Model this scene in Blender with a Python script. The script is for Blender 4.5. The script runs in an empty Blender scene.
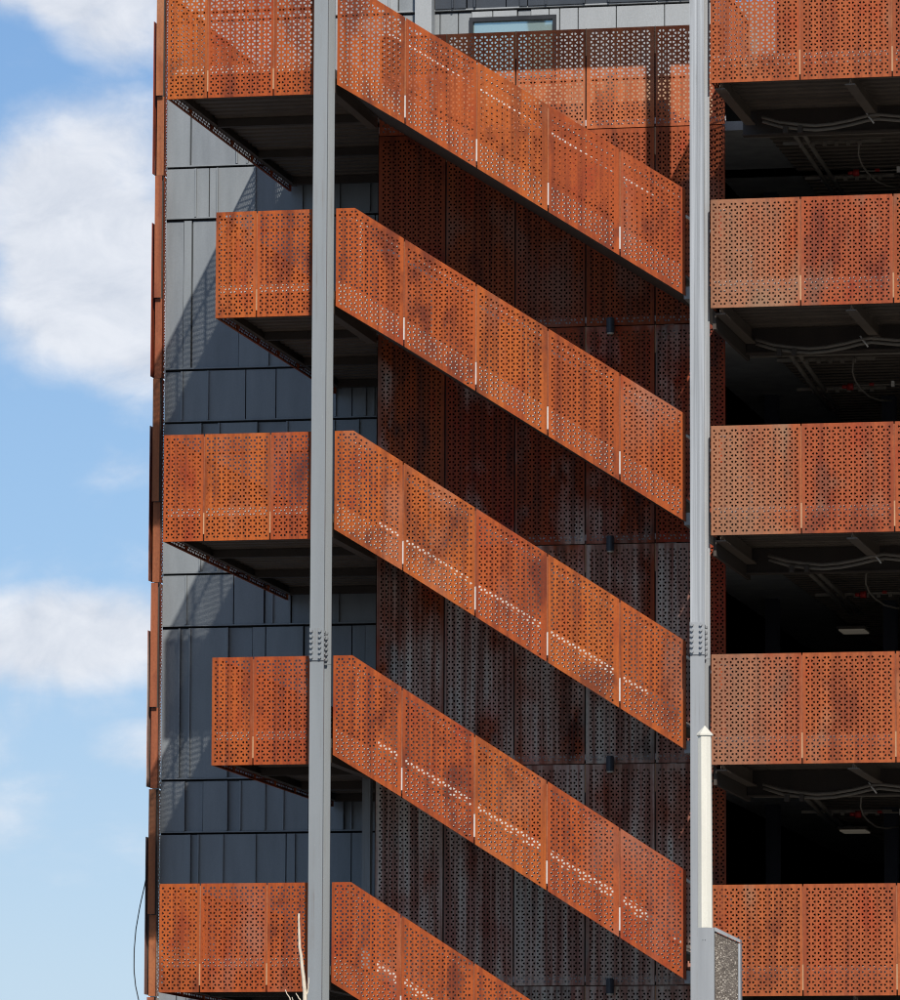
import bpy, math, random
from mathutils import Matrix, Vector
R = math.radians
S = bpy.context.scene
COL = S.collection
H = 3.3                     # storey height
GROUND = -17.32
YS, YW = 3.11, 7.92         # rear perforated screen, clad wall
Z_TOP = {1: 3.3, 2: 0.0, 3: -3.3, 4: -6.6, 5: -9.9}   # top of the landing guards

# ------------------------------------------------------------------ materials
def nt(name):
    m = bpy.data.materials.new(name); m.use_nodes = True
    t = m.node_tree; b = t.nodes['Principled BSDF']
    return m, t, b
def N(t, kind, **kw):
    n = t.nodes.new(kind)
    for k, v in kw.items():
        if k in n.inputs.keys() if hasattr(n.inputs, 'keys') else False: n.inputs[k].default_value = v
        else: setattr(n, k, v)
    return n
def noise(t, scale, mscale=(1, 1, 1), detail=4, rough=.55, offs=None):
    g = t.nodes.new('ShaderNodeNewGeometry'); mp = t.nodes.new('ShaderNodeMapping')
    mp.inputs['Scale'].default_value = mscale
    src = g.outputs['Position']
    t.links.new(src, mp.inputs['Vector'])
    if offs is not None: t.links.new(offs, mp.inputs['Location'])
    n = t.nodes.new('ShaderNodeTexNoise'); n.inputs['Scale'].default_value = scale
    n.inputs['Detail'].default_value = detail; n.inputs['Roughness'].default_value = rough
    t.links.new(mp.outputs[0], n.inputs['Vector'])
    return n.outputs['Fac']
def ramp(t, fac, stops):
    r = t.nodes.new('ShaderNodeValToRGB'); e = r.color_ramp.elements
    while len(e) < len(stops): e.new(.5)
    for i, (p, c) in enumerate(stops):
        e[i].position = p; e[i].color = (*c, 1)
    t.links.new(fac, r.inputs[0]); return r.outputs[0]
def mix(t, fac, a, b, mode='MIX'):
    m = t.nodes.new('ShaderNodeMix'); m.data_type = 'RGBA'; m.blend_type = mode
    for s, v in ((0, fac), (6, a), (7, b)):
        if hasattr(v, 'is_linked') or isinstance(v, bpy.types.NodeSocket): t.links.new(v, m.inputs[s])
        else: m.inputs[s].default_value = v if s == 0 else (*v, 1)
    return m.outputs[2]
def math_(t, op, a, b=0., c=None, clamp=False):
    m = t.nodes.new('ShaderNodeMath'); m.operation = op; m.use_clamp = clamp
    for i, v in enumerate((a, b) if c is None else (a, b, c)):
        if isinstance(v, bpy.types.NodeSocket): t.links.new(v, m.inputs[i])
        else: m.inputs[i].default_value = v
    return m.outputs[0]
def bump(t, b, fac, strength, dist):
    n = t.nodes.new('ShaderNodeBump'); n.inputs['Strength'].default_value = strength; n.inputs['Distance'].default_value = dist
    t.links.new(fac, n.inputs['Height']); t.links.new(n.outputs[0], b.inputs['Normal'])

def rust_material(name, main, dark, pale, red, var=1.0, pale_lo=.54, tan=False, by_height=False):
    m, t, b = nt(name)
    oi = t.nodes.new('ShaderNodeObjectInfo')
    off = math_(t, 'MULTIPLY', oi.outputs['Random'], 37.0)
    pos = t.nodes.new('ShaderNodeSeparateXYZ'); g = t.nodes.new('ShaderNodeNewGeometry'); t.links.new(g.outputs['Position'], pos.inputs[0])
    cl = noise(t, 1.0, (1.9, 1.9, .9), 5, .62, off)            # clouds of oxide
    st = noise(t, 1.0, (9., 9., .30), 5, .62, off)             # rain streaks
    s2 = noise(t, 1.0, (27., 27., .55), 3, .6)                 # fine drips
    fi = noise(t, 30.0, (1, 1, .7), 6, .72)                    # mottling
    pa = noise(t, 1.0, (1.0, 1.0, .5), 4, .55, math_(t, 'ADD', off, 11.3))
    base = ramp(t, cl, [(.34, dark), (.46, main), (.56, main), (.68, red)])
    base = mix(t, math_(t, 'MULTIPLY', ramp(t, st, [(.44, (0, 0, 0)), (.66, (1, 1, 1))]), .78 * var), base, dark)
    base = mix(t, math_(t, 'MULTIPLY', ramp(t, s2, [(.50, (0, 0, 0)), (.72, (1, 1, 1))]), .45), base, red)
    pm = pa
    if by_height:                                              # painted sky sheen: its pale grey spreads on lower storeys
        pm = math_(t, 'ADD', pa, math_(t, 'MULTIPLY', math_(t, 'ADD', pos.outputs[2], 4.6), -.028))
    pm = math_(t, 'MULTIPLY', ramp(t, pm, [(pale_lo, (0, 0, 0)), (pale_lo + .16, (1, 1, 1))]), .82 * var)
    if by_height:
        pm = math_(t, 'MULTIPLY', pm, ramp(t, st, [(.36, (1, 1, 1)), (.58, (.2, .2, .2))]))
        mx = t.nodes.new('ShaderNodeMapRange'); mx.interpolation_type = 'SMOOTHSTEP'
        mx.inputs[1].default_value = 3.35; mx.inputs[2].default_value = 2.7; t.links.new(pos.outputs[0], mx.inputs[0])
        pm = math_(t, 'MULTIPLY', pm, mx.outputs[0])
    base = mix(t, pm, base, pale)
    if tan:                                                    # the run of sheets by the bright column stays tan
        mr = t.nodes.new('ShaderNodeMapRange'); mr.interpolation_type = 'SMOOTHSTEP'
        mr.inputs[1].default_value = 5.35; mr.inputs[2].default_value = 4.25; t.links.new(math_(t, 'ADD', pos.outputs[0], math_(t, 'MULTIPLY', math_(t, 'SUBTRACT', cl, .5), 1.6)), mr.inputs[0])
        mz = t.nodes.new('ShaderNodeMapRange'); mz.interpolation_type = 'SMOOTHSTEP'
        mz.inputs[1].default_value = -9.4; mz.inputs[2].default_value = -8.4; t.links.new(pos.outputs[2], mz.inputs[0])
        mt = t.nodes.new('ShaderNodeMapRange'); mt.interpolation_type = 'SMOOTHSTEP'
        mt.inputs[1].default_value = 1.2; mt.inputs[2].default_value = .0; t.links.new(pos.outputs[2], mt.inputs[0])
        base = mix(t, math_(t, 'MULTIPLY', math_(t, 'MULTIPLY', math_(t, 'MULTIPLY', mr.outputs[0], mz.outputs[0]), mt.outputs[0]), .55), base, pale)
    base = mix(t, .7, base, ramp(t, fi, [(.25, (.56, .52, .50)), (.52, (1, 1, 1)), (.78, (1.2, 1.15, 1.1))]), 'MULTIPLY')
    hs = t.nodes.new('ShaderNodeHueSaturation'); t.links.new(base, hs.inputs['Color'])
    t.links.new(math_(t, 'MULTIPLY_ADD', oi.outputs['Random'], .16, .90), hs.inputs['Value'])
    t.links.new(math_(t, 'MULTIPLY_ADD', oi.outputs['Random'], .008, .496), hs.inputs['Hue'])
    t.links.new(hs.outputs[0], b.inputs['Base Color'])
    t.links.new(math_(t, 'MULTIPLY_ADD', fi, .3, .5), b.inputs['Roughness'])
    b.inputs['Specular IOR Level'].default_value = .22
    bump(t, b, math_(t, 'ADD', math_(t, 'MULTIPLY', fi, .12), cl), .5, .02)
    return m
def plain(name, col, rough=.6, metal=0., vary=.18, scale=3., streak=(1, 1, .2), fine=.1, spec=.4):
    m, t, b = nt(name)
    a = noise(t, scale, streak, 5, .6); f = noise(t, 40., (1, 1, 1), 4, .6)
    lo = tuple(c * (1 - vary) for c in col); hi = tuple(min(1, c * (1 + vary)) for c in col)
    c = ramp(t, a, [(.3, lo), (.7, hi)])
    c = mix(t, 1.0, c, ramp(t, f, [(.3, (1 - fine,) * 3), (.7, (1 + fine * .5,) * 3)]), 'MULTIPLY')
    t.links.new(c, b.inputs['Base Color']); b.inputs['Metallic'].default_value = metal
    t.links.new(math_(t, 'MULTIPLY_ADD', a, .25, rough - .12), b.inputs['Roughness'])
    b.inputs['Specular IOR Level'].default_value = spec
    bump(t, b, a, .15, .01)
    return m
def painted_column(name, col, scuff, stain, rough, metal, vary, sx):
    m, t, b = nt(name)
    a = noise(t, 1., (sx, sx, .22), 5, .6); f = noise(t, 1., (60., 60., 9.), 5, .75); d = noise(t, 1., (30., 30., .5), 4, .6); q = noise(t, 1.3, (1, 1, 1), 4)
    c = ramp(t, a, [(.3, tuple(v * (1 - vary) for v in col)), (.7, tuple(v * (1 + vary) for v in col))])
    c = mix(t, math_(t, 'MULTIPLY', ramp(t, f, [(.64, (0, 0, 0)), (.72, (1, 1, 1))]), .55), c, scuff)
    c = mix(t, math_(t, 'MULTIPLY', math_(t, 'MULTIPLY', ramp(t, d, [(.52, (0, 0, 0)), (.7, (1, 1, 1))]), ramp(t, q, [(.45, (0, 0, 0)), (.65, (1, 1, 1))])), .5), c, stain)
    t.links.new(c, b.inputs['Base Color']); b.inputs['Metallic'].default_value = metal
    t.links.new(math_(t, 'MULTIPLY_ADD', a, .3, rough - .15), b.inputs['Roughness'])
    bump(t, b, a, .15, .01)
    return m
M = {}
M['rust'] = rust_material('weathering steel', (.42, .088, .015), (.17, .034, .011), (.37, .135, .072), (.34, .054, .012), 1., .58)
M['rust_deck'] = rust_material('weathering steel deck side', (.38, .090, .027), (.20, .043, .016), (.31, .185, .11), (.36, .060, .017), 1.0, .58, True)
M['rust_dark'] = rust_material('dark weathering steel', (.36, .070, .022), (.10, .036, .024), (.72, .70, .62), (.42, .044, .014), 1.0, .44, False, True)  # its pale grey patches are sky sheen painted into the colour
M['rust_mid'] = rust_material('shaded weathering steel', (.36, .080, .022), (.15, .036, .014), (.30, .15, .10), (.34, .048, .014), 1.1, .58)  # duller copy of the steel, shade put into its colour
M['rust_screen'] = rust_material('sunlit screen steel', (.45, .115, .040), (.27, .060, .024), (.42, .20, .115), (.42, .085, .026), .8)  # brighter copy of the steel, sunlight put into its colour
M['rust_trim'] = rust_material('weathering steel trim', (.36, .12, .050), (.22, .065, .03), (.38, .17, .09), (.32, .08, .03))
M['brown'] = plain('brown painted steel', (.060, .046, .036), .6)
M['soffit'] = plain('dark metal decking', (.135, .105, .08), .55)
M['black'] = plain('unlit interior', (.0015, .0015, .0015), .95, spec=0.)  # near-black colour stands for the shade of the deep interior
M['blue_black'] = plain('dark blue steel', (.03, .034, .05), .7)
M['column'] = painted_column('grey painted steel', (.235, .25, .255), (.42, .42, .40), (.15, .12, .10), .5, 0., .08, 2.5)
M['galv'] = painted_column('galvanised steel', (.36, .368, .372), (.66, .66, .65), (.17, .165, .155), .42, .12, .34, 26.)
M['galv_low'] = painted_column('weathered galvanised steel', (.30, .308, .312), (.45, .45, .44), (.19, .17, .15), .45, .05, .11, 5.)
M['zinc'] = plain('pale zinc', (.62, .60, .56), .5, vary=.12)
M['white'] = plain('whitened floor angle', (.85, .85, .86), .4, vary=.04)
M['angle'] = plain('pale floor angle', (.48, .27, .14), .5, vary=.15)
M['step'] = plain('concrete steps', (.26, .25, .23), .8)
M['clad'] = plain('slate grey cladding', (.228, .246, .256), .45, vary=.13, scale=1.6, streak=(2.2, 2.2, .35), fine=.06)
M['clad_b'] = plain('slate grey cladding board', (.208, .226, .240), .45, vary=.13, scale=1.6, streak=(2.2, 2.2, .35), fine=.06)
M['clad_dark'] = plain('charcoal cladding', (.036, .044, .056), .5, vary=.08)
M['clad_pale2'] = plain('light grey cladding board', (.26, .275, .28), .5, vary=.05)
M['clad_pale'] = plain('pale grey cladding', (.34, .353, .355), .5, vary=.05)
M['warm'] = plain('rust tinted wall board', (.40, .24, .14), .6, vary=.15)
M['recess'] = plain('dark joint', (.012, .014, .018), .9)
M['concrete'] = plain('concrete', (.34, .33, .31), .85)
M['cream'] = plain('cream paint', (.74, .70, .59), .5, vary=.05, streak=(3, 3, .3), fine=.05)
M['lamp_grey'] = plain('dark blue grey lamp body', (.050, .058, .072), .4)
M['lamp_glass'] = plain('frosted lens', (.62, .58, .50), .3)
M['red'] = plain('red enamel', (.30, .012, .01), .5)
M['conduit'] = plain('grey conduit', (.19, .165, .135), .45)
M['cable'] = plain('black cable', (.02, .02, .022), .5)
M['twig'] = plain('bleached twig', (.66, .56, .43), .7, streak=(1, 1, 1), scale=9)
M['frame'] = plain('black window frame', (.018, .019, .021), .4)
def aggregate():
    m, t, b = nt('exposed aggregate')
    g = t.nodes.new('ShaderNodeNewGeometry')
    v = t.nodes.new('ShaderNodeTexVoronoi'); v.inputs['Scale'].default_value = 75; t.links.new(g.outputs['Position'], v.inputs['Vector'])
    f = noise(t, 12, (1, 1, 1), 5)
    sp = t.nodes.new('ShaderNodeSeparateColor'); t.links.new(v.outputs['Color'], sp.inputs[0])
    c = ramp(t, sp.outputs[0], [(.0, (.10, .082, .066)), (.55, (.15, .122, .10)), (.86, (.21, .175, .14)), (.97, (.52, .46, .38))])
    c = mix(t, .5, c, ramp(t, f, [(.3, (.6, .58, .55)), (.7, (1.2, 1.2, 1.2))]), 'MULTIPLY')
    t.links.new(c, b.inputs['Base Color']); b.inputs['Roughness'].default_value = .8
    bump(t, b, v.outputs['Distance'], .8, .01)
    return m
M['aggregate'] = aggregate()
def glass():
    m, t, b = nt('window glass')
    b.inputs['Base Color'].default_value = (.03, .06, .06, 1); b.inputs['Roughness'].default_value = .03
    b.inputs['Specular IOR Level'].default_value = 1.0; b.inputs['Metallic'].default_value = .55
    b.inputs['Base Color'].default_value = (.42, .55, .52, 1)
    bump(t, b, noise(t, 1.2, (1, 1, 1), 2), .08, .02)
    return m
M['glass'] = glass()
def glow():
    m, t, b = nt('ceiling light diffuser')
    b.inputs['Base Color'].default_value = (.6, .56, .48, 1)
    b.inputs['Emission Color'].default_value = (1, .88, .70, 1); b.inputs['Emission Strength'].default_value = .05
    return m
M['glow'] = glow()
def ground_mat():
    m, t, b = nt('asphalt')
    a = noise(t, .35, (1, 1, 1), 6, .6); f = noise(t, 60, (1, 1, 1), 4)
    c = ramp(t, a, [(.3, (.09, .088, .085)), (.7, (.16, .155, .145))])
    c = mix(t, .5, c, ramp(t, f, [(.3, (.7, .7, .7)), (.7, (1.2, 1.2, 1.2))]), 'MULTIPLY')
    t.links.new(c, b.inputs['Base Color']); b.inputs['Roughness'].default_value = .9
    return m
M['asphalt'] = ground_mat()

# ------------------------------------------------------------------ mesh tools
class MB:
    def __init__(s): s.v = []; s.f = []
    def poly(s, pts):
        i = len(s.v); s.v += [tuple(p) for p in pts]; s.f.append(tuple(range(i, i + len(pts))))
    def box(s, x0, x1, y0, y1, z0, z1):
        i = len(s.v)
        s.v += [(x0, y0, z0), (x1, y0, z0), (x1, y1, z0), (x0, y1, z0), (x0, y0, z1), (x1, y0, z1), (x1, y1, z1), (x0, y1, z1)]
        s.f += [tuple(i + k for k in q) for q in ((0, 3, 2, 1), (4, 5, 6, 7), (0, 1, 5, 4), (1, 2, 6, 5), (2, 3, 7, 6), (3, 0, 4, 7))]
    def prism_y(s, pts, y0, y1):            # pts in (x, z), extruded along y
        n = len(pts); i = len(s.v)
        s.v += [(x, y0, z) for x, z in pts] + [(x, y1, z) for x, z in pts]
        s.f.append(tuple(i + k for k in range(n))); s.f.append(tuple(i + n + k for k in reversed(range(n))))
        for k in range(n):
            j = (k + 1) % n; s.f.append((i + k, i + n + k, i + n + j, i + j))
    def prism_x(s, pts, x0, x1):            # pts in (y, z), extruded along x
        n = len(pts); i = len(s.v)
        s.v += [(x0, y, z) for y, z in pts] + [(x1, y, z) for y, z in pts]
        s.f.append(tuple(i + k for k in range(n))); s.f.append(tuple(i + n + k for k in reversed(range(n))))
        for k in range(n):
            j = (k + 1) % n; s.f.append((i + k, i + n + k, i + n + j, i + j))
    def tube(s, pts, r, n=8, r1=None):
        pts = [Vector(p) for p in pts]; rings = []; ref = None
        for k, p in enumerate(pts):
            d = (pts[min(k + 1, len(pts) - 1)] - pts[max(k - 1, 0)]).normalized()
            if ref is None: ref = Vector((0, 0, 1)) if abs(d.z) < .9 else Vector((1, 0, 0))
            u = (ref - d * ref.dot(d)).normalized(); w = d.cross(u); ref = u
            rr = r if r1 is None else r + (r1 - r) * k / (len(pts) - 1)
            i = len(s.v); rings.append(i)
            for a in range(n):
                t = 2 * math.pi * a / n; s.v.append(tuple(p + u * (rr * math.cos(t)) + w * (rr * math.sin(t))))
        for a, b in zip(rings, rings[1:]):
            for k in range(n):
                j = (k + 1) % n; s.f.append((a + k, a + j, b + j, b + k))
        s.f.append(tuple(rings[0] + k for k in reversed(range(n)))); s.f.append(tuple(rings[-1] + k for k in range(n)))
    def mesh(s, name, mat, smooth=False):
        me = bpy.data.meshes.new(name); me.from_pydata(s.v, [], s.f); me.materials.append(mat); me.update()
        if smooth: me.polygons.foreach_set('use_smooth', [True] * len(me.polygons))
        return me
    def build(s, name, mat, parent=None, smooth=False):
        return link(name, s.mesh(name, mat, smooth), parent)
def link(name, data, parent=None, off=None):
    o = bpy.data.objects.new(name, data); COL.objects.link(o)
    if parent is not None:
        o.parent = parent; o.matrix_parent_inverse = Matrix.Identity(4)
        if off is None: o.location = -Vector(world_loc(parent))     # geometry is given in world coordinates
        else: o.location = off
    elif off is not None: o.location = off
    return o
def world_loc(o):
    p = Vector(o.location)
    while o.parent: o = o.parent; p = p + Vector(o.location)
    return p
def thing(name, label, cat, loc, group=None):
    o = bpy.data.objects.new(name, None); COL.objects.link(o); o.location = loc; o.empty_display_size = .2
    return tag(o, label, cat, group)
def tag(o, label, cat, group=None):
    o['label'] = label; o['category'] = cat
    if group: o['group'] = group
    return o
def copy_tree(o, parent, loc):
    c = o.copy(); COL.objects.link(c); c.location = loc
    if parent is not None: c.parent = parent
    for ch in o.children: copy_tree(ch, c, ch.location.copy())
    return c

# ---- perforated sheets: triangle lattice, one rounded triangular hole per cell
A = .0909; W = A * math.sqrt(3) / 2
def inside(poly, p, m=0.):
    for (x0, y0), (x1, y1) in zip(poly, poly[1:] + poly[:1]):
        dx, dy = x1 - x0, y1 - y0
        if (dx * (p[1] - y0) - dy * (p[0] - x0)) / math.hypot(dx, dy) < m: return False
    return True
def clip(sub, poly):
    out = sub
    for (x0, y0), (x1, y1) in zip(poly, poly[1:] + poly[:1]):
        if not out: return out
        src, out = out, []
        sd = lambda p: (x1 - x0) * (p[1] - y0) - (y1 - y0) * (p[0] - x0)
        for a, b in zip(src, src[1:] + src[:1]):
            da, db = sd(a), sd(b)
            if da >= 0: out.append(a)
            if (da > 0 > db) or (da < 0 < db):
                t = da / (da - db); out.append((a[0] + (b[0] - a[0]) * t, a[1] + (b[1] - a[1]) * t))
    return out
def perforated(poly, to3, back, lip=.035, hole=.485, margin=.022, phase=None, hs=1.0):
    """poly: convex, counter-clockwise in sheet coordinates; to3 maps (a, b, depth) to space; back: depth sign of the folded lip."""
    m = MB()
    xs = [p[0] for p in poly]; zs = [p[1] for p in poly]
    x0, x1, z0, z1 = min(xs), max(xs), min(zs), max(zs)
    ncol = max(1, int((x1 - x0 - .02) / W)); ox = x0 + ((x1 - x0) - ncol * W) / 2 if phase is None else phase[0]
    oz = z0 + .012 if phase is None else phase[1]
    i0 = int(math.floor((x0 - ox) / W)) - 1; i1 = int(math.ceil((x1 - ox) / W)) + 1
    j0 = int(math.floor((z0 - oz) / A)) - 2; j1 = int(math.ceil((z1 - oz) / A)) + 2
    V = lambda i, j: (ox + i * W, oz + j * A + (i % 2) * A / 2)
    for i in range(i0, i1):
        for j in range(j0, j1):
            s = i % 2
            for tri in (((V(i, j), V(i + 1, j if s == 0 else j + 1), V(i, j + 1))),
                        ((V(i, j + 1) if s == 0 else V(i, j), V(i + 1, j), V(i + 1, j + 1)))):
                ins = [inside(poly, p) for p in tri]
                if all(ins):
                    cx = sum(p[0] for p in tri) / 3; cz = sum(p[1] for p in tri) / 3
                    hp = [(cx + (p[0] - cx) * hole, cz + (p[1] - cz) * hole) for p in tri]
                    if all(inside(poly, p, margin) for p in hp):
                        k = len(m.v)
                        pts = list(tri); t = .2
                        for q in range(3):
                            a, b = hp[q], hp[(q + 1) % 3]
                            pts.append((a[0] + (b[0] - a[0]) * t, a[1] + (b[1] - a[1]) * t))
                            pts.append((b[0] + (a[0] - b[0]) * t, b[1] + (a[1] - b[1]) * t))
                        m.v += [to3(p[0], p[1], 0) for p in pts]
                        # side q uses inner 3+2q, 4+2q
                        for q in range(3):
                            r = (q + 1) % 3
                            m.f.append((k + q, k + r, k + 4 + 2 * q, k + 3 + 2 * q))
                            m.f.append((k + r, k + 3 + 2 * r, k + 4 + 2 * q))
                    else:
                        m.poly([to3(p[0], p[1], 0) for p in tri])
                else:
                    c = clip(list(tri), poly)
                    if len(c) > 2: m.poly([to3(p[0], p[1], 0) for p in c])
    if lip:
        for (a, b), (c, d) in zip(poly, poly[1:] + poly[:1]):
            m.poly([to3(a, b, 0), to3(c, d, 0), to3(c, d, back * lip), to3(a, b, back * lip)])
    return m
def front(y): return lambda a, b, d: (a, y + d, b)
def side(x): return lambda a, b, d: (x + d, a, b)      # a runs along y
def rect(x0, x1, z0, z1): return [(x0, z0), (x1, z0), (x1, z1), (x0, z1)]
GAP = .011
def corrugated(x0, x1, y0, y1, z, depth=.06, per=.30):   # decking ribs run along x; z is the underside of the ribs
    m = MB(); pts = []; y = y0
    while y < y1 - .001:
        for f, h in ((0, depth), (.32, depth), (.42, 0), (.90, 0)):
            yy = y + f * per
            if yy < y1: pts.append((yy, z + h))
        y += per
    pts.append((y1, z + depth))
    for (a, b), (c, d) in zip(pts, pts[1:]): m.poly([(x0, a, b), (x1, a, b), (x1, c, d), (x0, c, d)])
    return m
def channel_y(m, x0, x1, y0, y1, z0, z1, t=.012, open_right=True):   # C section running along y
    xw = (x0, x0 + t) if open_right else (x1 - t, x1)
    m.box(*xw, y0, y1, z0 + t, z1 - t); m.box(x0, x1, y0, y1, z0, z0 + t); m.box(x0, x1, y0, y1, z1 - t, z1)

ORD = ['topmost', 'second highest', 'middle', 'second lowest', 'lowest']
# ------------------------------------------------------------------ landings on the left
HG = 1.578
def landing(level):
    zt = Z_TOP[level]; odd = level % 2 == 1
    xl = -4.29 if odd else -3.53
    kind = 'long' if odd else 'short'
    root = thing('stair_landing', '%s of the five rust orange perforated landings left of the stairs, a %s one' % (ORD[level - 1], kind),
                 'landing', (xl, 0, zt - 1.2), 'landings of the outside stair')
    joints = [-4.29, -3.68, -2.68, -2.06] if odd else [-3.53, -2.91, -2.06]
    for a, b in zip(joints, joints[1:]):
        l = 0 if a == xl else GAP
        r_ = 0 if b == -2.06 else GAP
        perforated(rect(a + l, b - r_, zt - HG, zt), front(0.), 1).build('guard_panel', M['rust'], root)
        if b != -2.06:
            mb = MB(); mb.box(b - .025, b + .025, .012, .03, zt - HG + .42, zt - .03); mb.build('post', M['rust_trim'], root)
            mb = MB(); mb.box(b - .02, b + .02, .006, .02, zt - HG + .10, zt - HG + .415); mb.build('bracket', M['angle'], root)
    n = 6; w = (YW - .06) / n
    for k in range(n):
        perforated(rect(.006 + k * w + (GAP if k else 0), .006 + (k + 1) * w - GAP, zt - HG, zt), side(xl), 1).build('side_guard_panel', M['rust'], root)
    m = MB()                                                        # deck: slab, carried on into the corridor behind the screen
    m.box(xl + .13, -1.76, .14, YW - .04, zt - 1.33, zt - 1.2); m.box(-1.757, 2.6, 3.3, YW - .04, zt - 1.33, zt - 1.2)
    m.build('floor_slab', M['concrete'], root)
    corrugated(xl + .13, -1.9, .14, YW - .05, zt - 1.40).build('decking_soffit', M['soffit'], root)
    corrugated(-1.757, 2.6, 3.3, YW - .05, zt - 1.40).build('decking_soffit', M['soffit'], root)
    m = MB(); channel_y(m, xl + .05, xl + .125, .02, YW - .06, zt - 1.50, zt - 1.2); m.build('edge_beam', M['soffit'], root)
    m = MB(); channel_y(m, -1.9, -1.765, .08, 3.0, zt - 1.55, zt - 1.2, open_right=False); m.build('edge_beam', M['soffit'], root)
    m = MB(); m.box(xl + .127, -1.905, .04, .10, zt - 1.50, zt - 1.24); m.build('front_beam', M['brown'], root)
    for y in (2.55, 5.2, 7.55):
        m = MB(); m.box(xl + .127, -1.905, y, y + .09, zt - 1.52, zt - 1.404); m.build('joist', M['brown'], root)
    m = MB(); m.box(xl + .05, -2.08, .095, .125, zt - 1.215, zt - 1.09); m.build('floor_angle', M['zinc'], root)
    m = MB(); m.tube([(-2.1, .14, zt - .26), (xl + .16, .14, zt - .26), (xl + .12, .18, zt - .26), (xl + .12, YW - .3, zt - .26)], .022); m.build('handrail', M['rust_trim'], root, True)
    return root
landings = [landing(k) for k in range(1, 6)]

# ------------------------------------------------------------------ stair flights (one built, four copied)
SL = .6472
def T(x): return 0. if x < -1.435 else -SL * (x + 1.435)
def B(x): return -2.075 - .6405 * (x + .69) - (.03 if x < -1.5 else 0)
def flight_label(k): return '%s of the five diagonal stair flights with rust orange perforated guard' % ORD[k]
def make_flight():
    z = Z_TOP[1]
    root = thing('stair_flight', flight_label(0), 'stair', (-1.74, 0, z - 1.2), 'flights of the outside stair')
    J = [-1.715, -.688, .388, 1.456, 2.52, 3.485]
    for k in range(5):
        a = J[k] + (GAP if k else 0); b = J[k + 1] - (GAP if k < 4 else 0)
        top = [(b, z + T(b)), (a, z + T(a))]
        if k == 0: top = [(b, z + T(b)), (-1.435, z), (a, z)]
        poly = [(a, z + B(a)), (b, z + B(b))] + top
        perforated(poly, front(0.), 1, phase=(a + .03, z + B(a) + .03)).build('guard_panel', M['rust'], root)
        if k < 4:
            x = J[k + 1]
            m = MB(); m.box(x - .025, x + .025, .012, .03, z + B(x) + .44, z + T(x) - .04); m.build('post', M['rust_trim'], root)
            m = MB(); m.box(x - .02, x + .02, .006, .02, z + B(x) + .10, z + B(x) + .43); m.build('bracket', M['zinc'], root)
    x0, x1 = -1.712, 3.40
    def band(lo, hi, y0, y1):
        m = MB(); m.prism_y([(x0, z + B(x0) + lo), (x1, z + B(x1) + lo), (x1, z + B(x1) + hi), (x0, z + B(x0) + hi)], y0, y1); return m
    band(.07, .42, .10, .112).build('stringer', M['zinc'], root)
    x1 = 2.95; band(.05, .49, 2.95, 2.975).build('stringer', M['zinc'], root); x1 = 3.40
    band(.03, .045, .116, 2.946).build('soffit_pan', M['brown'], root)
    m = MB(); g = .28; n = 17
    for k in range(n):
        xa = -1.45 + k * g; zz = z - 1.2 - SL * g * k
        m.box(xa, xa + g + .02, .118, 2.944, zz - SL * g - .04, zz - SL * g); m.box(xa + .001, xa + .013, .118, 2.944, zz - SL * g, zz - .001)
    m.box(-1.70, -1.452, .118, 2.944, z - 1.24, z - 1.2)
    m.build('steps', M['step'], root)
    m = MB(); m.tube([(-1.70, .11, z - .15), (-1.50, .11, z - .15)] + [(x, .11, z - .15 - SL * (x + 1.47)) for x in (-1.44, 1., 3.46)], .02)
    m.tube([(-1.37, .11, z - .24), (-1.37, .11, z - 1.15)], .02)
    m.build('handrail', M['zinc'], root, True)
    m = MB(); m.tube([(-1.70, 2.4, z - .23), (-1.46, 2.4, z - .23)] + [(x, 2.4, z + T(x) - .23) for x in (-1.40, 1., 3.46)], .022)
    for x in (-.9, .6, 2.1, 3.3): m.tube([(x, 2.4, z + T(x) - .24), (x, 2.9, z + T(x) - .30), (x, 2.96, z + B(x) + .4)], .012, 6)
    m.build('handrail', M['zinc'], root, True)
    return root
fl = make_flight()
for k in range(1, 5):
    c = copy_tree(fl, None, (-1.74, 0, Z_TOP[1] - H * k - 1.2)); c['label'] = flight_label(k)

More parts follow.
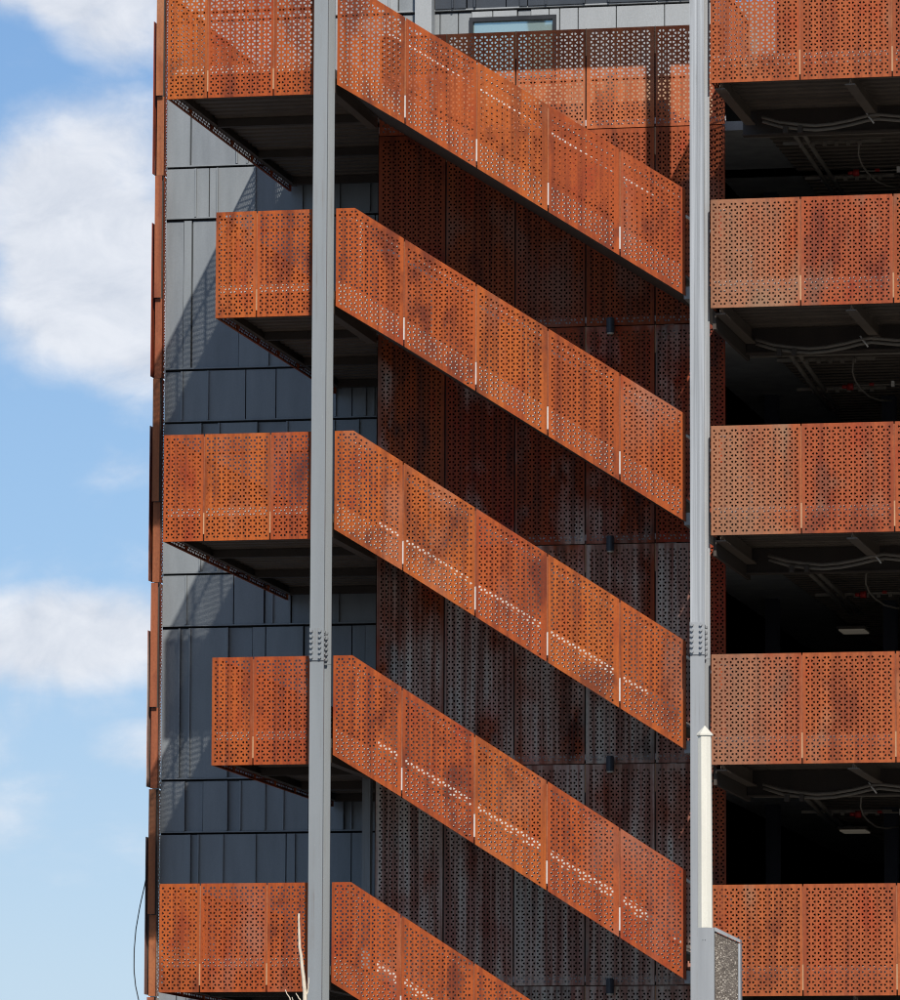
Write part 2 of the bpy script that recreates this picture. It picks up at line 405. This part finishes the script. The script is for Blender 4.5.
# ------------------------------------------------------------------ parking decks on the right
YR = -.35; HR = 1.583
def deck(k):
    zt = -.115 + H - H * k
    root = thing('parking_deck', '%s of the five rust orange parking decks right of the bright steel column' % ORD[k],
                 'parking deck', (3.915, YR, zt - 1.2), 'parking decks right of the stair')
    J = [3.915, 5.223, 6.567, 7.911, 9.255]
    for i, (a, b) in enumerate(zip(J, J[1:])):
        perforated(rect(a + (GAP if i else 0), b - GAP, zt - HR, zt), front(YR), 1).build('guard_panel', M['rust_deck'], root)
        m = MB(); m.box(b - .025, b + .025, YR + .012, YR + .03, zt - HR + .45, zt - .03); m.build('post', M['rust_trim'], root)
        m = MB(); m.box(b - .02, b + .02, YR + .006, YR + .02, zt - HR + .08, zt - HR + .445); m.build('bracket', M['angle'], root)
    if k == 0:
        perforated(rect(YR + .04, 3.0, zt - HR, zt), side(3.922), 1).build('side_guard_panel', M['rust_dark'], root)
    m = MB(); m.box(3.95, 14., YR + .14, 24., zt - 1.34, zt - 1.2); m.box(2.62, 3.947, 4.6, 24., zt - 1.34, zt - 1.2); m.build('floor_slab', M['concrete'], root)
    if k:
        m = MB(); m.box(3.46, 3.947, .02, 3.05, zt - 1.38, zt - 1.2); m.build('arrival_plate', M['concrete'], root)
        perforated(rect(YR + .04, .32, zt - HR, zt), side(3.93), 1).build('side_guard_panel', M['rust_dark'], root)  # short return added to block sun from the rear screen
        m = MB(); m.box(3.90, 3.946, -.08, 3.05, zt - 1.85, zt - 1.383); m.build('edge_beam', M['brown'], root)  # added below the plate to stop a bar of sun on the screen
    corrugated(3.95, 14., YR + .14, 24., zt - 1.41).build('decking_soffit', M['soffit'], root)
    for x in (3.96, 5.86, 7.76):
        m = MB(); m.box(x, x + .15, YR + .12, 2.6, zt - 1.66, zt - 1.642); m.box(x + .069, x + .081, YR + .12, 2.6, zt - 1.64, zt - 1.42)
        m.build('cantilever_beam', M['soffit'], root)
    m = MB(); m.box(3.9, 14., 2.63, 2.82, zt - 1.80, zt - 1.78); m.box(3.9, 14., 2.72, 2.735, zt - 1.778, zt - 1.42); m.build('main_beam', M['brown'], root)
    m = MB(); m.box(3.95, 9.25, YR + .09, YR + .12, zt - 1.255, zt - 1.16); m.build('floor_angle', M['zinc'], root)
    m = MB(); y = YR + .10
    m.tube([(4.2, y, zt - .74), (4.42, y, zt - .74), (4.48, y, zt - .80), (4.48, y, zt - 1.15)], .017); m.build('handrail', M['zinc'], root, True)
    m = MB(); m.tube([(3.93, y, zt - .14), (4.1, y, zt - .14), (4.17, y, zt - .20), (4.18, y, zt - .3)], .017)
    m.build('handrail', M['zinc'], root, True)
    return root
decks = [deck(k) for k in range(5)]

# services hung below the decks: one set built, copied for each dark bay in view
BAY = ['under the topmost parking deck', 'under the second highest parking deck', 'under the middle parking deck', 'under the second lowest parking deck']
z0 = Z_TOP[1] - .115                                              # guard top of the topmost deck
def pipes():
    out = []
    t = thing('conduit_run', 'pair of sagging grey flexible conduits ' + BAY[0], 'conduit', (4.35, 2., z0 - 1.7), 'conduits under the decks')
    for dz, dy in ((0, 0), (-.055, .07)):
        m = MB(); m.tube([(4.30, 2. + dy, 1.53 + dz), (4.58, 2. + dy, 1.44 + dz), (4.85, 2 + dy, 1.40 + dz), (5.1, 2. + dy, 1.375 + dz), (5.35, 2 + dy, 1.39 + dz), (5.62, 2. + dy, 1.435 + dz), (5.86, 2 + dy, 1.49 + dz), (6.02, 2. + dy, 1.51 + dz), (6.4, 2. + dy, 1.465 + dz), (6.9, 2 + dy, 1.46 + dz)], .024)
        m.build('flexible_conduit', M['conduit'], t, True)
    m = MB()
    for x in (4.62, 4.84): m.box(x, x + .07, 1.95, 2.03, 1.27, 1.37)
    m.build('junction_box', M['brown'], t)
    m = MB(); m.tube([(5.86, 1.98, 1.54), (5.90, 2.0, 1.47), (5.93, 1.99, 1.44), (5.97, 2.02, 1.38)], .013); m.build('hanger_strap', M['zinc'], t, True)
    out.append(t)
    t = thing('sprinkler_pipe', 'long thin straight pipe with its hangers ' + BAY[0], 'pipe', (3.7, 3., z0 - 1.75), 'pipes under the decks')
    m = MB(); m.tube([(4.0, 3., 1.435), (9., 3., 1.435)], .026); m.build('pipe_main', M['conduit'], t, True)
    for x in (4.1, 5.3, 6.5): 
        m = MB(); m.tube([(x, 3., 1.44), (x, 3., 1.76)], .008, 6); m.build('hanger_rod', M['conduit'], t)
    out.append(t)
    t = thing('cable_tray', 'row of small pipe clamps on two short struts ' + BAY[0], 'cable tray', (4.5, 4.4, z0 - 1.75), 'cable trays under the decks')
    for y, xa, xb, zz in ((4.4, 4.25, 5.75, 1.55), (7., 4.2, 5.6, 1.48)):
        m = MB(); m.box(xa, xb, y, y + .05, zz, zz + .045); m.build('strut', M['conduit'], t)
        for i in range(6):
            m = MB(); m.box(xa + .25 + i * .18, xa + .31 + i * .18, y - .03, y - .005, zz - .04, zz + .02); m.build('clamp', M['conduit'], t)
    for x in (4.5, 4.64):
        m = MB(); m.tube([(x, 3.6, 1.62), (x, 8.6, 1.40)], .035); m.build('branch_pipe', M['conduit'], t, True)
    m = MB(); m.tube([(5.45, 4.4, 1.6), (5.41, 4.42, 1.50), (5.39, 4.5, 1.38), (5.41, 4.7, 1.27), (5.45, 5., 1.20), (5.52, 5.5, 1.15), (5.62, 6., 1.16), (5.75, 6.5, 1.22)], .014); m.build('loose_cable', M['conduit'], t, True)
    out.append(t)
    t = thing('red_valve', 'small red valve on a thin line ' + BAY[0], 'valve', (5.15, 6., 1.38), 'valves under the decks')
    m = MB(); m.tube([(5.02, 6., 1.38), (5.10, 6., 1.38)], .03, 10); m.tube([(5.10, 6., 1.38), (5.19, 6., 1.38)], .055, 12); m.build('valve_body', M['red'], t, True)
    m = MB(); m.tube([(5.20, 6., 1.40), (7.8, 6., 1.40)], .012, 6); m.build('line', M['conduit'], t)
    m = MB(); m.tube([(5.44, 6., 1.41), (5.51, 6., 1.41)], .025, 8); m.build('coupling', M['red'], t)
    m = MB(); m.box(5.78, 5.83, 5.96, 6., 1.36, 1.45); m.build('tag', M['zinc'], t)
    out.append(t)
    return out
sets = pipes()
base_labels = [t['label'] for t in sets]
for k in range(1, 4):
    for t, l in zip(sets, base_labels):
        c = copy_tree(t, None, Vector(t.location) - Vector((0, 0, H * k)) + Vector(((-.12, .10, -.05)[k - 1], (.1, -.15, .25)[k - 1], (-.02, .03, 0.)[k - 1]))); c.rotation_euler.z = (.015, -.02, .03)[k - 1]; c['label'] = l.replace(BAY[0], BAY[k])
pl = thing('ceiling_light', 'flat square ceiling light under the middle parking deck', 'ceiling light', (5., 13., -4.9), 'ceiling lights in the parking decks')
m = MB(); m.box(3.85, 4.27, 12.9, 13.5, -4.98, -4.96); m.build('diffuser', M['glow'], pl)
m = MB(); m.box(3.82, 4.30, 12.86, 13.54, -4.955, -4.91); m.build('housing', M['conduit'], pl)
c = copy_tree(pl, None, Vector(pl.location) - Vector((0, 0, H))); c['label'] = 'flat square ceiling light under the second lowest parking deck'
for x, lab in ((3.08, 'dim dark blue interior column seen in the parking decks beside the ceiling lights'), (4.98, 'dim dark blue interior column at the right edge of the parking decks')):
    m = MB(); m.box(x, x + .21, 10., 10.02, GROUND, 3.2); m.box(x, x + .21, 10.2, 10.22, GROUND, 3.2); m.box(x + .10, x + .112, 10.02, 10.2, GROUND, 3.2)
    o = m.build('interior_column', M['blue_black']); tag(o, lab, 'column', 'columns inside the parking decks')
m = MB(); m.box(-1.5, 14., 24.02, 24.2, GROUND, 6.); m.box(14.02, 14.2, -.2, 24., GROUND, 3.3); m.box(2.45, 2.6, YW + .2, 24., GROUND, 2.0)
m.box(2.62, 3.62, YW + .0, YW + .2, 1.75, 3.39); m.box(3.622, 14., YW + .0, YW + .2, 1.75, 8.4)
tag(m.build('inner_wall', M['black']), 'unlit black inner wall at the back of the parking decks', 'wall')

# ------------------------------------------------------------------ steel columns
def i_column(x0, x1, label, mats, zs, yo=0., name='steel_column'):
    root = thing(name, label, 'column', ((x0 + x1) / 2, -.35, GROUND), 'tall steel columns in front of the stair')
    xm = (x0 + x1) / 2; built = []
    for za, zb, mt in ((zs[1], 9., mats[0]), (GROUND, zs[0] + .0, mats[1])):
        for y in (-.6, -.122):
            m = MB(); m.box(x0, x1, y, y + .022, za, zb); m.build('flange', mt, root)
        m = MB(); m.box(xm - .007, xm + .007, -.577, -.123, za, zb); m.build('web', mt, root)
    p = MB(); p.box(x0 - .004, x1 + .004, -.616, -.601, zs[0] + .02, zs[0] + .49); pl = p.build('splice_plate', mats[1], root)
    q = MB(); q.box(x0, x1, -.6, -.578, zs[0] + .004, zs[1]); q.build('filler_plate', mats[1], root)
    for i in range(6):
        zz = zs[0] + .06 + i * .077
        for x in (x0 + .03, x1 - .05):
            b = MB(); b.tube([(x, -.617, zz), (x, -.66, zz)], .023, 6); b.build('bolt', mats[1], pl)
    p = MB(); p.box(xm + .008, xm + .022, -.5, -.17, zs[0] + .02, zs[0] + .49); pw = p.build('web_plate', mats[0], root)
    for i in range(6):
        zz = zs[0] + .06 + i * .077
        for y in (-.42, -.25):
            b = MB(); b.tube([(xm + .023, y, zz), (xm + .085, y, zz)], .024, 6); b.build('bolt', mats[0], pw)
    if yo:
        for o in root.children: o.location.y += yo
    return root
i_column(-1.970, -1.763, 'grey painted steel column in front of the landings', (M['column'], M['column']), (-6.73, -6.725), .18)
i_column(3.652, 3.859, 'bright galvanised steel column between stair and parking decks', (M['galv'], M['galv_low']), (-6.76, -6.755))
m = MB(); m.box(-1.95, 9.2, -.66, -.62, 5.28, 6.12); m.box(-1.95, 9.2, -.76, -.662, 5.26, 5.29); m.box(-1.95, 9.2, -.76, -.662, 6.11, 6.14)  # out of view, added to cast the shadow band on the top screen
tag(m.build('shade_beam', M['galv_low']), 'unseen grey beam added above the stair to shade the top screen', 'beam')

# ------------------------------------------------------------------ dark perforated screens behind the stair
SX = [-1.775, -.721, .351, 1.434, 2.495, 3.57]
tiers = [(1.652, 3.205), (-1.366, 1.652), (-4.666, -1.366), (-7.966, -4.666), (-11.266, -7.966), (-14.5, -11.266)]
def screen_tier(i, panels=True):
    za, zb = tiers[i]
    lab = ['low perforated screen along the top walkway, partly sunlit, above the others', 'dark perforated screen below the sunlit top walkway screen',
           'dark perforated screen behind the stairs at the second highest wall light', 'dark perforated screen behind the stairs between second and third wall light from the top',
           'dark perforated screen behind the stairs between the two lowest wall lights', 'dark perforated screen at the bottom edge below the lowest wall light'][i]
    root = thing('perforated_screen', lab, 'screen', (SX[0], YS, za), 'dark screens behind the stair')
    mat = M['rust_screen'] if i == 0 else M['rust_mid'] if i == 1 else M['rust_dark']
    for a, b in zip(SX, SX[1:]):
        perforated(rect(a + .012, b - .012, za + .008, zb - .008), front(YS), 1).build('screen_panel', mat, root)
    for b in SX[1:-1]:
        m = MB(); m.box(b - .03, b + .03, YS + .067, YS + .08, za, zb); m.build('mullion', M['brown'], root)
        m = MB(); m.box(b - .009, b + .009, YS + .015, YS + .035, zb - .42, zb); m.build('bracket', M['angle'], root)
    m = MB(); m.box(SX[0], SX[-1], YS + .04, YS + .065, za + .06, za + .15); m.build('floor_angle', M['white'], root)  # whitened so the sunlit row of dots shows by colour
    return root
for i in range(6): screen_tier(i)
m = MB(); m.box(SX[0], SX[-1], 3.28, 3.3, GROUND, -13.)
m.box(-2.06, 3.3, 4.4, 4.5, GROUND, 1.95); tag(m.build('core_wall', M['black']), 'core wall coloured black for shade, glimpsed through the holes of the dark screens', 'wall')
m = MB(); m.box(-1.965, -1.84, YS - .02, YS + .0, -11.1, -7.95); m.box(-1.91, -1.898, YS + .002, YS + .12, -11.1, -7.95); m.box(-1.965, -1.84, YS + .122, YS + .14, -11.1, -7.95)
tag(m.build('grey_post', M['column']), 'slim grey steel post at the left end of the dark screens near the bottom', 'post')

# wall lights
def wall_light():
    t = thing('wall_light', 'topmost of the four small black wall lights on the dark screens', 'wall light', (1.84, YS, -1.34), 'wall lights on the dark screens')
    y = YS - .14
    m = MB(); m.tube([(1.84, y, -1.28), (1.84, y, -1.30), (1.84, y, -1.49)], .062, 14); 
    m.tube([(1.84, y, -1.28), (1.84, y, -1.262)], .05, 14); m.build('housing', M['lamp_grey'], t)
    m = MB(); m.tube([(1.84, y, -1.491), (1.84, y, -1.51)], .05, 14); m.build('lens', M['lamp_glass'], t)
    m = MB(); m.box(1.81, 1.87, YS - .08, YS - .004, -1.42, -1.36); m.build('arm', M['lamp_grey'], t)
    return t
wl = wall_light()
for k, l in ((1, 'second wall light from the top, small and black, on the dark screens'), (2, 'third wall light from the top, small and black, on the dark screens'), (3, 'lowest of the small black wall lights, at the bottom edge of the dark screens')):
    c = copy_tree(wl, None, Vector(wl.location) - Vector((0, 0, H * k))); c['label'] = l

# ------------------------------------------------------------------ clad wall behind
random.seed(7)
wall = thing('clad_wall', 'slate grey board clad wall behind the landings', 'wall', (-6.34, YW, GROUND))
XE = -6.349
lines = [8.8, 4.61]
def course(x0, x1, za, zb, mats=('clad', 'clad_b'), holes=None, y=YW):
    mm = {0: MB(), 1: MB()}
    x = x0; wl_ = 0
    while x < x1 - .02:
        w = random.choice([.14, .17, .22, .30, .40, .50, .62, .78])
        if w == wl_: w += .13
        wl_ = w
        xb = min(x + w, x1)
        if x1 - xb < .15: xb = x1
        s = random.random() < .32
        d = .045 if s else .0
        zt_ = zb - .045
        boxes = [(x + .009, xb - .009, za + .012, zt_)]
        if holes:
            hx0, hx1, hz0, hz1 = holes; nb = []
            for a, b, c0, c1 in boxes:
                if b <= hx0 or a >= hx1: nb.append((a, b, c0, c1)); continue
                if a < hx0: nb.append((a, hx0, c0, c1))
                if b > hx1: nb.append((hx1, b, c0, c1))
                a2, b2 = max(a, hx0), min(b, hx1)
                if hz0 > c0: nb.append((a2, b2, c0, hz0))
                if hz1 < c1: nb.append((a2, b2, hz1, c1))
            boxes = nb
        if not holes and random.random() < .55 and x > x0 + .05: mm[0].box(x - .013, x + .013, y - .038, y + .088, za + .014, zt_ - .002)
        for a, b, c0, c1 in boxes:
            if b - a > .01: mm[1 if s else 0].box(a, b, y + d, y + .09, c0, c1)
        x = xb
    for k in (0, 1):
        if mm[k].f: mm[k].build('cladding_course', M[mats[k]], wall)
    f = MB(); f.box(x0, x1, y - .022, y + .09, zb - .012, zb + .008); f.build('ledge_flashing', M[mats[0]], wall)
zc = [2.203, 1.352]
levels = [4.60, 3.4]
for k in range(6): levels += [2.203 - H * k, 1.352 - H * k]
for zb, za in zip(levels, levels[1:]):
    if za > 3.: course(XE, 3.6, za, zb, ('clad_pale', 'clad_pale2'), (-1.36, .06, 3.4, 4.46))
    elif zb > 2.5: course(XE, -1.93, za, zb); course(-1.925, 2.6, za, zb, ('warm', 'warm'))
    else: course(XE, 2.6, za, zb)
course(XE, -2.2, 4.60, 8.4, ('clad_pale', 'clad')); course(-1.92, 3.6, 4.60, 8.4, ('clad_dark', 'clad_dark'), None, YW - .05)
m = MB(); m.box(-6.36, 2.6, YW + .10, YW + .14, GROUND, 8.4); m.build('backing', M['recess'], wall)
win = MB()
win.box(-1.36, .06, YW - .012, YW + .085, 4.39, 4.46); win.box(-1.36, .06, YW - .012, YW + .085, 3.4, 3.46)
win.box(-1.36, -1.30, YW - .012, YW + .085, 3.46, 4.39); win.box(0., .06, YW - .012, YW + .085, 3.46, 4.39)
wf = win.build('window', M['frame'], wall); m = MB(); m.box(-1.30, 0., YW + .05, YW + .07, 3.46, 4.39); m.build('pane', M['glass'], wf)
m = MB(); m.box(-2.2, -1.925, YW - .25, YW - .003, 2.2, 8.4); tag(m.build('pilaster', M['clad_pale']), 'pale grey pilaster on the upper wall left of the window', 'pilaster')
m = MB(); m.box(-1.95, 3.4, YW - 2.2, YW + .3, 8.42, 8.6); tag(m.build('shade_roof', M['clad']), 'unseen grey roof edge added to shade the upper wall', 'roof')

# corner trim of weathering steel at the left end of the wall
def corner(i, zb):
    za = zb - H + .02
    lab = '%s rust coloured corner trim at the left end of the grey wall' % ['uppermost, partly cut off', 'second', 'third', 'fourth', 'lowest full', 'bottom'][i]
    lab = ['short rust coloured corner trim at the top left end of the grey wall', 'rust coloured corner trim beside the topmost landing, on the wall end',
           'rust coloured corner trim beside the second highest landing, on the wall end', 'rust coloured corner trim beside the middle landing, on the wall end',
           'rust coloured corner trim beside the second lowest landing, on the wall end', 'rust coloured corner trim beside the lowest landing, on the wall end'][i]
    root = thing('corner_trim', lab, 'corner trim', (-6.48, YW - .2, za), 'corner trims on the wall end')
    m = MB(); zm = (za + zb) / 2 - .35
    m.box(-6.475, -6.36, YW - .13, YW - .116, za, zm - .003); m.box(-6.475, -6.36, YW - .22, YW - .205, zm + .003, zb)
    m.build('trim_strip', M['rust_trim'], root)
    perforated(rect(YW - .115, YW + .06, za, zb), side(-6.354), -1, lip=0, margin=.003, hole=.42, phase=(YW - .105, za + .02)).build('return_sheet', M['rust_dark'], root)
    m = MB(); m.box(-6.47, -6.358, YW - .03, YW - .018, za, zb + .018); m.build('backing_sheet', M['brown'], root)
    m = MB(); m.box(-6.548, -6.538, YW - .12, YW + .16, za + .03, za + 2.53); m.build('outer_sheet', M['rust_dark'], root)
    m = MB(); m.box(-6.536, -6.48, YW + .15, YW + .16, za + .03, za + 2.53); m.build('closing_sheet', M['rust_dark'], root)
    return root
for i in range(6): corner(i, 4.645 + .68 - H * i)

# ------------------------------------------------------------------ things in front of the building
def ngon(cx, cy, r, n=8, rot=.3927): return [(cx + r * math.cos(rot + 2 * math.pi * k / n), cy + r * math.sin(rot + 2 * math.pi * k / n)) for k in range(n)]
FY = -8.
t = thing('cream_post', 'slim octagonal cream post with pointed cap in front of the bright column', 'post', (5.095, FY, -11.08))
m = MB(); r0, r1 = .098, .090
a = ngon(5.096, FY, r0); b = ngon(5.09, FY, r1); i = 0
m.v = [(x, y, -11.075) for x, y in a] + [(x, y, -8.56) for x, y in b]; m.f = [(k, (k + 1) % 8, 8 + (k + 1) % 8, 8 + k) for k in range(8)] + [tuple(range(8, 16))]
m.build('shaft', M['cream'], t)
m = MB(); c1 = ngon(5.09, FY, .112); 
m.v = [(x, y, -8.575) for x, y in c1] + [(x, y, -8.555) for x, y in c1] + [(5.09, FY, -8.44)]
m.f = [tuple(reversed(range(8)))] + [(k, (k + 1) % 8, 8 + (k + 1) % 8, 8 + k) for k in range(8)] + [(8 + k, 8 + (k + 1) % 8, 16) for k in range(8)]
m.build('cap', M['cream'], t)
t = thing('panel_pier', 'galvanised upright with a brown pebble dashed infill panel under sloping coping', 'pier', (5.12, FY, GROUND))
m = MB(); m.box(5.01, 5.222, FY - .09, FY - .075, GROUND, -11.077); m.box(5.01, 5.025, FY - .074, FY + .10, GROUND, -11.077); m.box(5.207, 5.222, FY - .074, FY + .10, GROUND, -11.077); m.box(5.026, 5.206, FY - .07, FY + .1, -11.09, -11.08)
up = m.build('upright', M['galv_low'], t)
for x in (5.075, 5.105):
    m = MB(); m.tube([(x, FY - .0905, -11.24), (x, FY - .093, -11.24)], .006, 8); m.build('screw', M['cable'], up)
m = MB(); m.prism_y([(5.225, GROUND), (5.53, GROUND), (5.53, -11.27), (5.225, -11.13)], FY - .03, FY + .05); m.build('infill_panel', M['aggregate'], t)
m = MB(); m.prism_y([(5.225, -11.12), (5.56, -11.275), (5.56, -11.235), (5.225, -11.07)], FY - .06, FY + .08); m.build('coping', M['galv_low'], t)
m = MB(); m.box(5.534, 5.562, FY - .06, FY + .08, GROUND, -11.285); m.build('edge_angle', M['galv'], t)
# bare sapling: its bleached tips reach into the picture
random.seed(3)
m = MB(); ty = -6.
def wig(pts, n=14, j=.012):
    out = []
    for s in range(n + 1):
        u = s / n * (len(pts) - 1); k = min(int(u), len(pts) - 2); f = u - k
        p = Vector(pts[k]).lerp(Vector(pts[k + 1]), f); out.append(p + Vector((random.uniform(-j, j), random.uniform(-j, j), 0)) * (0 if s in (0, n) else 1))
    return out
m.tube(wig([(-.55, ty, GROUND), (-.58, ty, -14.5), (-.68, ty, -12.4), (-.70, ty, -11.88), (-.74, ty, -11.48), (-.79, ty, -11.08), (-.795, ty, -10.72)], 24, .006), .05, 7, .012)
for p in ([(-.62, ty, -13.4), (-.8, ty + .1, -12.4), (-.91, ty + .1, -11.92), (-1.0, ty + .1, -11.74)], [(-.66, ty, -12.6), (-.78, ty - .1, -12.1), (-.86, ty - .1, -11.85)],
          [(-.6, ty, -13.9), (-.3, ty, -12.8), (-.22, ty, -12.1)], [(-.70, ty, -12.1), (-.76, ty, -11.9), (-.83, ty, -11.79)], [(-.71, ty, -11.9), (-.66, ty, -11.75), (-.655, ty, -11.58)]):
    m.tube(wig(p, 10, .008), .016, 6, .005)
o = m.build('bare_sapling', M['twig'], None, True); tag(o, 'bleached bare twig rising before the lowest landing beside the grey column', 'sapling')
m = MB(); pts = [(-6.49, 7.66, -9.1), (-6.51, 7.7, -9.32), (-6.60, 7.7, -9.72), (-6.665, 7.7, -10.1), (-6.69, 7.7, -10.43), (-6.69, 7.7, -10.75), (-6.66, 7.7, -11.0), (-6.59, 7.7, -11.3), (-6.5, 7.7, -11.6), (-6.47, 7.68, -12.)]
m.tube(wig(pts, 30, 0), .009, 6); tag(m.build('hanging_cable', M['cable'], None, True), 'thin dark cable hanging loose off the left wall end against the sky', 'cable')

# ------------------------------------------------------------------ ground
m = MB(); m.poly([(-3000, -3000, GROUND), (3000, -3000, GROUND), (3000, 3000, GROUND), (-3000, 3000, GROUND)])
o = m.build('ground', M['asphalt']); o['kind'] = 'structure'

# ------------------------------------------------------------------ sun, sky, camera
SUN_DIR = Vector((-.35, 1., -.69)).normalized()
sun = bpy.data.lights.new('sun', 'SUN'); sun.energy = 3.9; sun.angle = R(.5); sun.color = (1., .955, .89)
so = bpy.data.objects.new('sun', sun); COL.objects.link(so); so.rotation_euler = SUN_DIR.to_track_quat('-Z', 'Y').to_euler()
so.location = (10, -60, 40)
to_sun = -SUN_DIR
w = bpy.data.worlds.new('World'); S.world = w; w.use_nodes = True; t = w.node_tree
bg = t.nodes['Background']
sky = t.nodes.new('ShaderNodeTexSky'); sky.sky_type = 'NISHITA'; sky.sun_disc = False
sky.sun_elevation = math.asin(to_sun.z); sky.sun_rotation = math.atan2(to_sun.x, to_sun.y)
sky.air_density = 1.0; sky.dust_density = .6; sky.ozone_density = 1.5
tc = t.nodes.new('ShaderNodeTexCoord'); sp = t.nodes.new('ShaderNodeSeparateXYZ'); t.links.new(tc.outputs['Generated'], sp.inputs[0])
az = math_(t, 'ARCTAN2', sp.outputs[0], sp.outputs[1]); el = math_(t, 'ARCSINE', sp.outputs[2])
cb = t.nodes.new('ShaderNodeCombineXYZ'); t.links.new(az, cb.inputs[0]); t.links.new(math_(t, 'MULTIPLY', el, 1.5), cb.inputs[1])
def wn(scale, detail, rough, off):
    mp = t.nodes.new('ShaderNodeMapping'); mp.inputs['Location'].default_value = off; t.links.new(cb.outputs[0], mp.inputs['Vector'])
    n = t.nodes.new('ShaderNodeTexNoise'); n.inputs['Scale'].default_value = scale; n.inputs['Detail'].default_value = detail; n.inputs['Roughness'].default_value = rough
    n.inputs['Distortion'].default_value = .4
    t.links.new(mp.outputs[0], n.inputs['Vector']); return n.outputs['Fac']
n1 = wn(18., 9, .60, (1.3, 2.2, 0)); n2 = wn(70., 6, .6, (4.3, 7.2, 0))
def blob(a0, e0, ra, re, amp):
    dx = math_(t, 'DIVIDE', math_(t, 'SUBTRACT', az, a0), ra); dy = math_(t, 'DIVIDE', math_(t, 'SUBTRACT', el, e0), re)
    q = math_(t, 'ADD', math_(t, 'MULTIPLY', dx, dx), math_(t, 'MULTIPLY', dy, dy))
    return math_(t, 'MULTIPLY', math_(t, 'SUBTRACT', 1., q, clamp=True), amp)
AZ0, EL0, F = -.206, .1273, 6153.8
def P(u, v): return (AZ0 + (u - 450) / F, EL0 + (500 - v) / F)
mask = n1
for u, v, ru, rv, amp in ((110, 10, 95, 75, .42), (10, -30, 100, 70, .4), (95, 190, 150, 120, .40), (125, 305, 150, 115, .38), (20, 270, 120, 130, .22), (75, 640, 150, 62, .36), (150, 750, 75, 34, .2), (110, 470, 70, 30, .12)):
    a0, e0 = P(u, v); mask = math_(t, 'ADD', mask, blob(a0, e0, ru / F, rv / F, amp))
mask = math_(t, 'ADD', mask, math_(t, 'MULTIPLY', math_(t, 'SUBTRACT', n2, .5), .22))
cm = t.nodes.new('ShaderNodeMapRange'); cm.interpolation_type = 'SMOOTHSTEP'; cm.inputs[1].default_value = .50; cm.inputs[2].default_value = .92
t.links.new(mask, cm.inputs[0])
shade = ramp(t, n2, [(.3, (.66, .70, .78)), (.65, (.86, .88, .93))])
bg.inputs['Strength'].default_value = .1
sk10 = t.nodes.new('ShaderNodeVectorMath'); sk10.operation = 'SCALE'; sk10.inputs['Scale'].default_value = 10.; t.links.new(shade, sk10.inputs[0])
low = ramp(t, math_(t, 'MULTIPLY', el, 4.0, clamp=True), [(.0, (.60, .73, .88)), (.20, (.51, .685, .88)), (.45, (.34, .56, .86)), (.80, (.22, .42, .76)), (1., (.17, .36, .70))])
lo10 = t.nodes.new('ShaderNodeVectorMath'); lo10.operation = 'SCALE'; lo10.inputs['Scale'].default_value = 10.; t.links.new(low, lo10.inputs[0])
fade = t.nodes.new('ShaderNodeMapRange'); fade.inputs[1].default_value = .25; fade.inputs[2].default_value = .6; fade.inputs[3].default_value = .85; fade.inputs[4].default_value = 0.
t.links.new(el, fade.inputs[0])
blue = mix(t, fade.outputs[0], sky.outputs[0], lo10.outputs[0])
near = t.nodes.new('ShaderNodeMapRange'); near.inputs[1].default_value = .35; near.inputs[2].default_value = .7; near.inputs[3].default_value = 1.; near.inputs[4].default_value = .25
t.links.new(el, near.inputs[0])
col = mix(t, math_(t, 'MULTIPLY', math_(t, 'MULTIPLY', cm.outputs[0], near.outputs[0]), .9), blue, sk10.outputs[0])
t.links.new(col, bg.inputs['Color'])

cam = bpy.data.cameras.new('camera'); co = bpy.data.objects.new('camera', cam); COL.objects.link(co)
cam.sensor_fit = 'HORIZONTAL'; cam.sensor_width = 36.; cam.lens = 36. * 6153.8 / 900.; cam.clip_start = 1.; cam.clip_end = 6000.
yaw, pit, rol = .20628, .12728, .00393
fw = Vector((-math.sin(yaw) * math.cos(pit), math.cos(yaw) * math.cos(pit), math.sin(pit)))
rt = Vector((math.cos(yaw), math.sin(yaw), 0)); up = rt.cross(fw)
r2 = rt * math.cos(rol) + up * math.sin(rol); u2 = up * math.cos(rol) - rt * math.sin(rol)
mt = Matrix((r2, u2, -fw)).transposed().to_4x4(); mt.translation = (18.2012, -86.9311, -15.7218); co.matrix_world = mt
S.camera = co
S.view_settings.view_transform = 'Standard'; S.view_settings.look = 'None'; S.view_settings.exposure = 0; S.view_settings.gamma = 1
S.render.engine = 'CYCLES'
S.cycles.max_bounces = 8; S.cycles.diffuse_bounces = 4; S.cycles.filter_width = 1.1
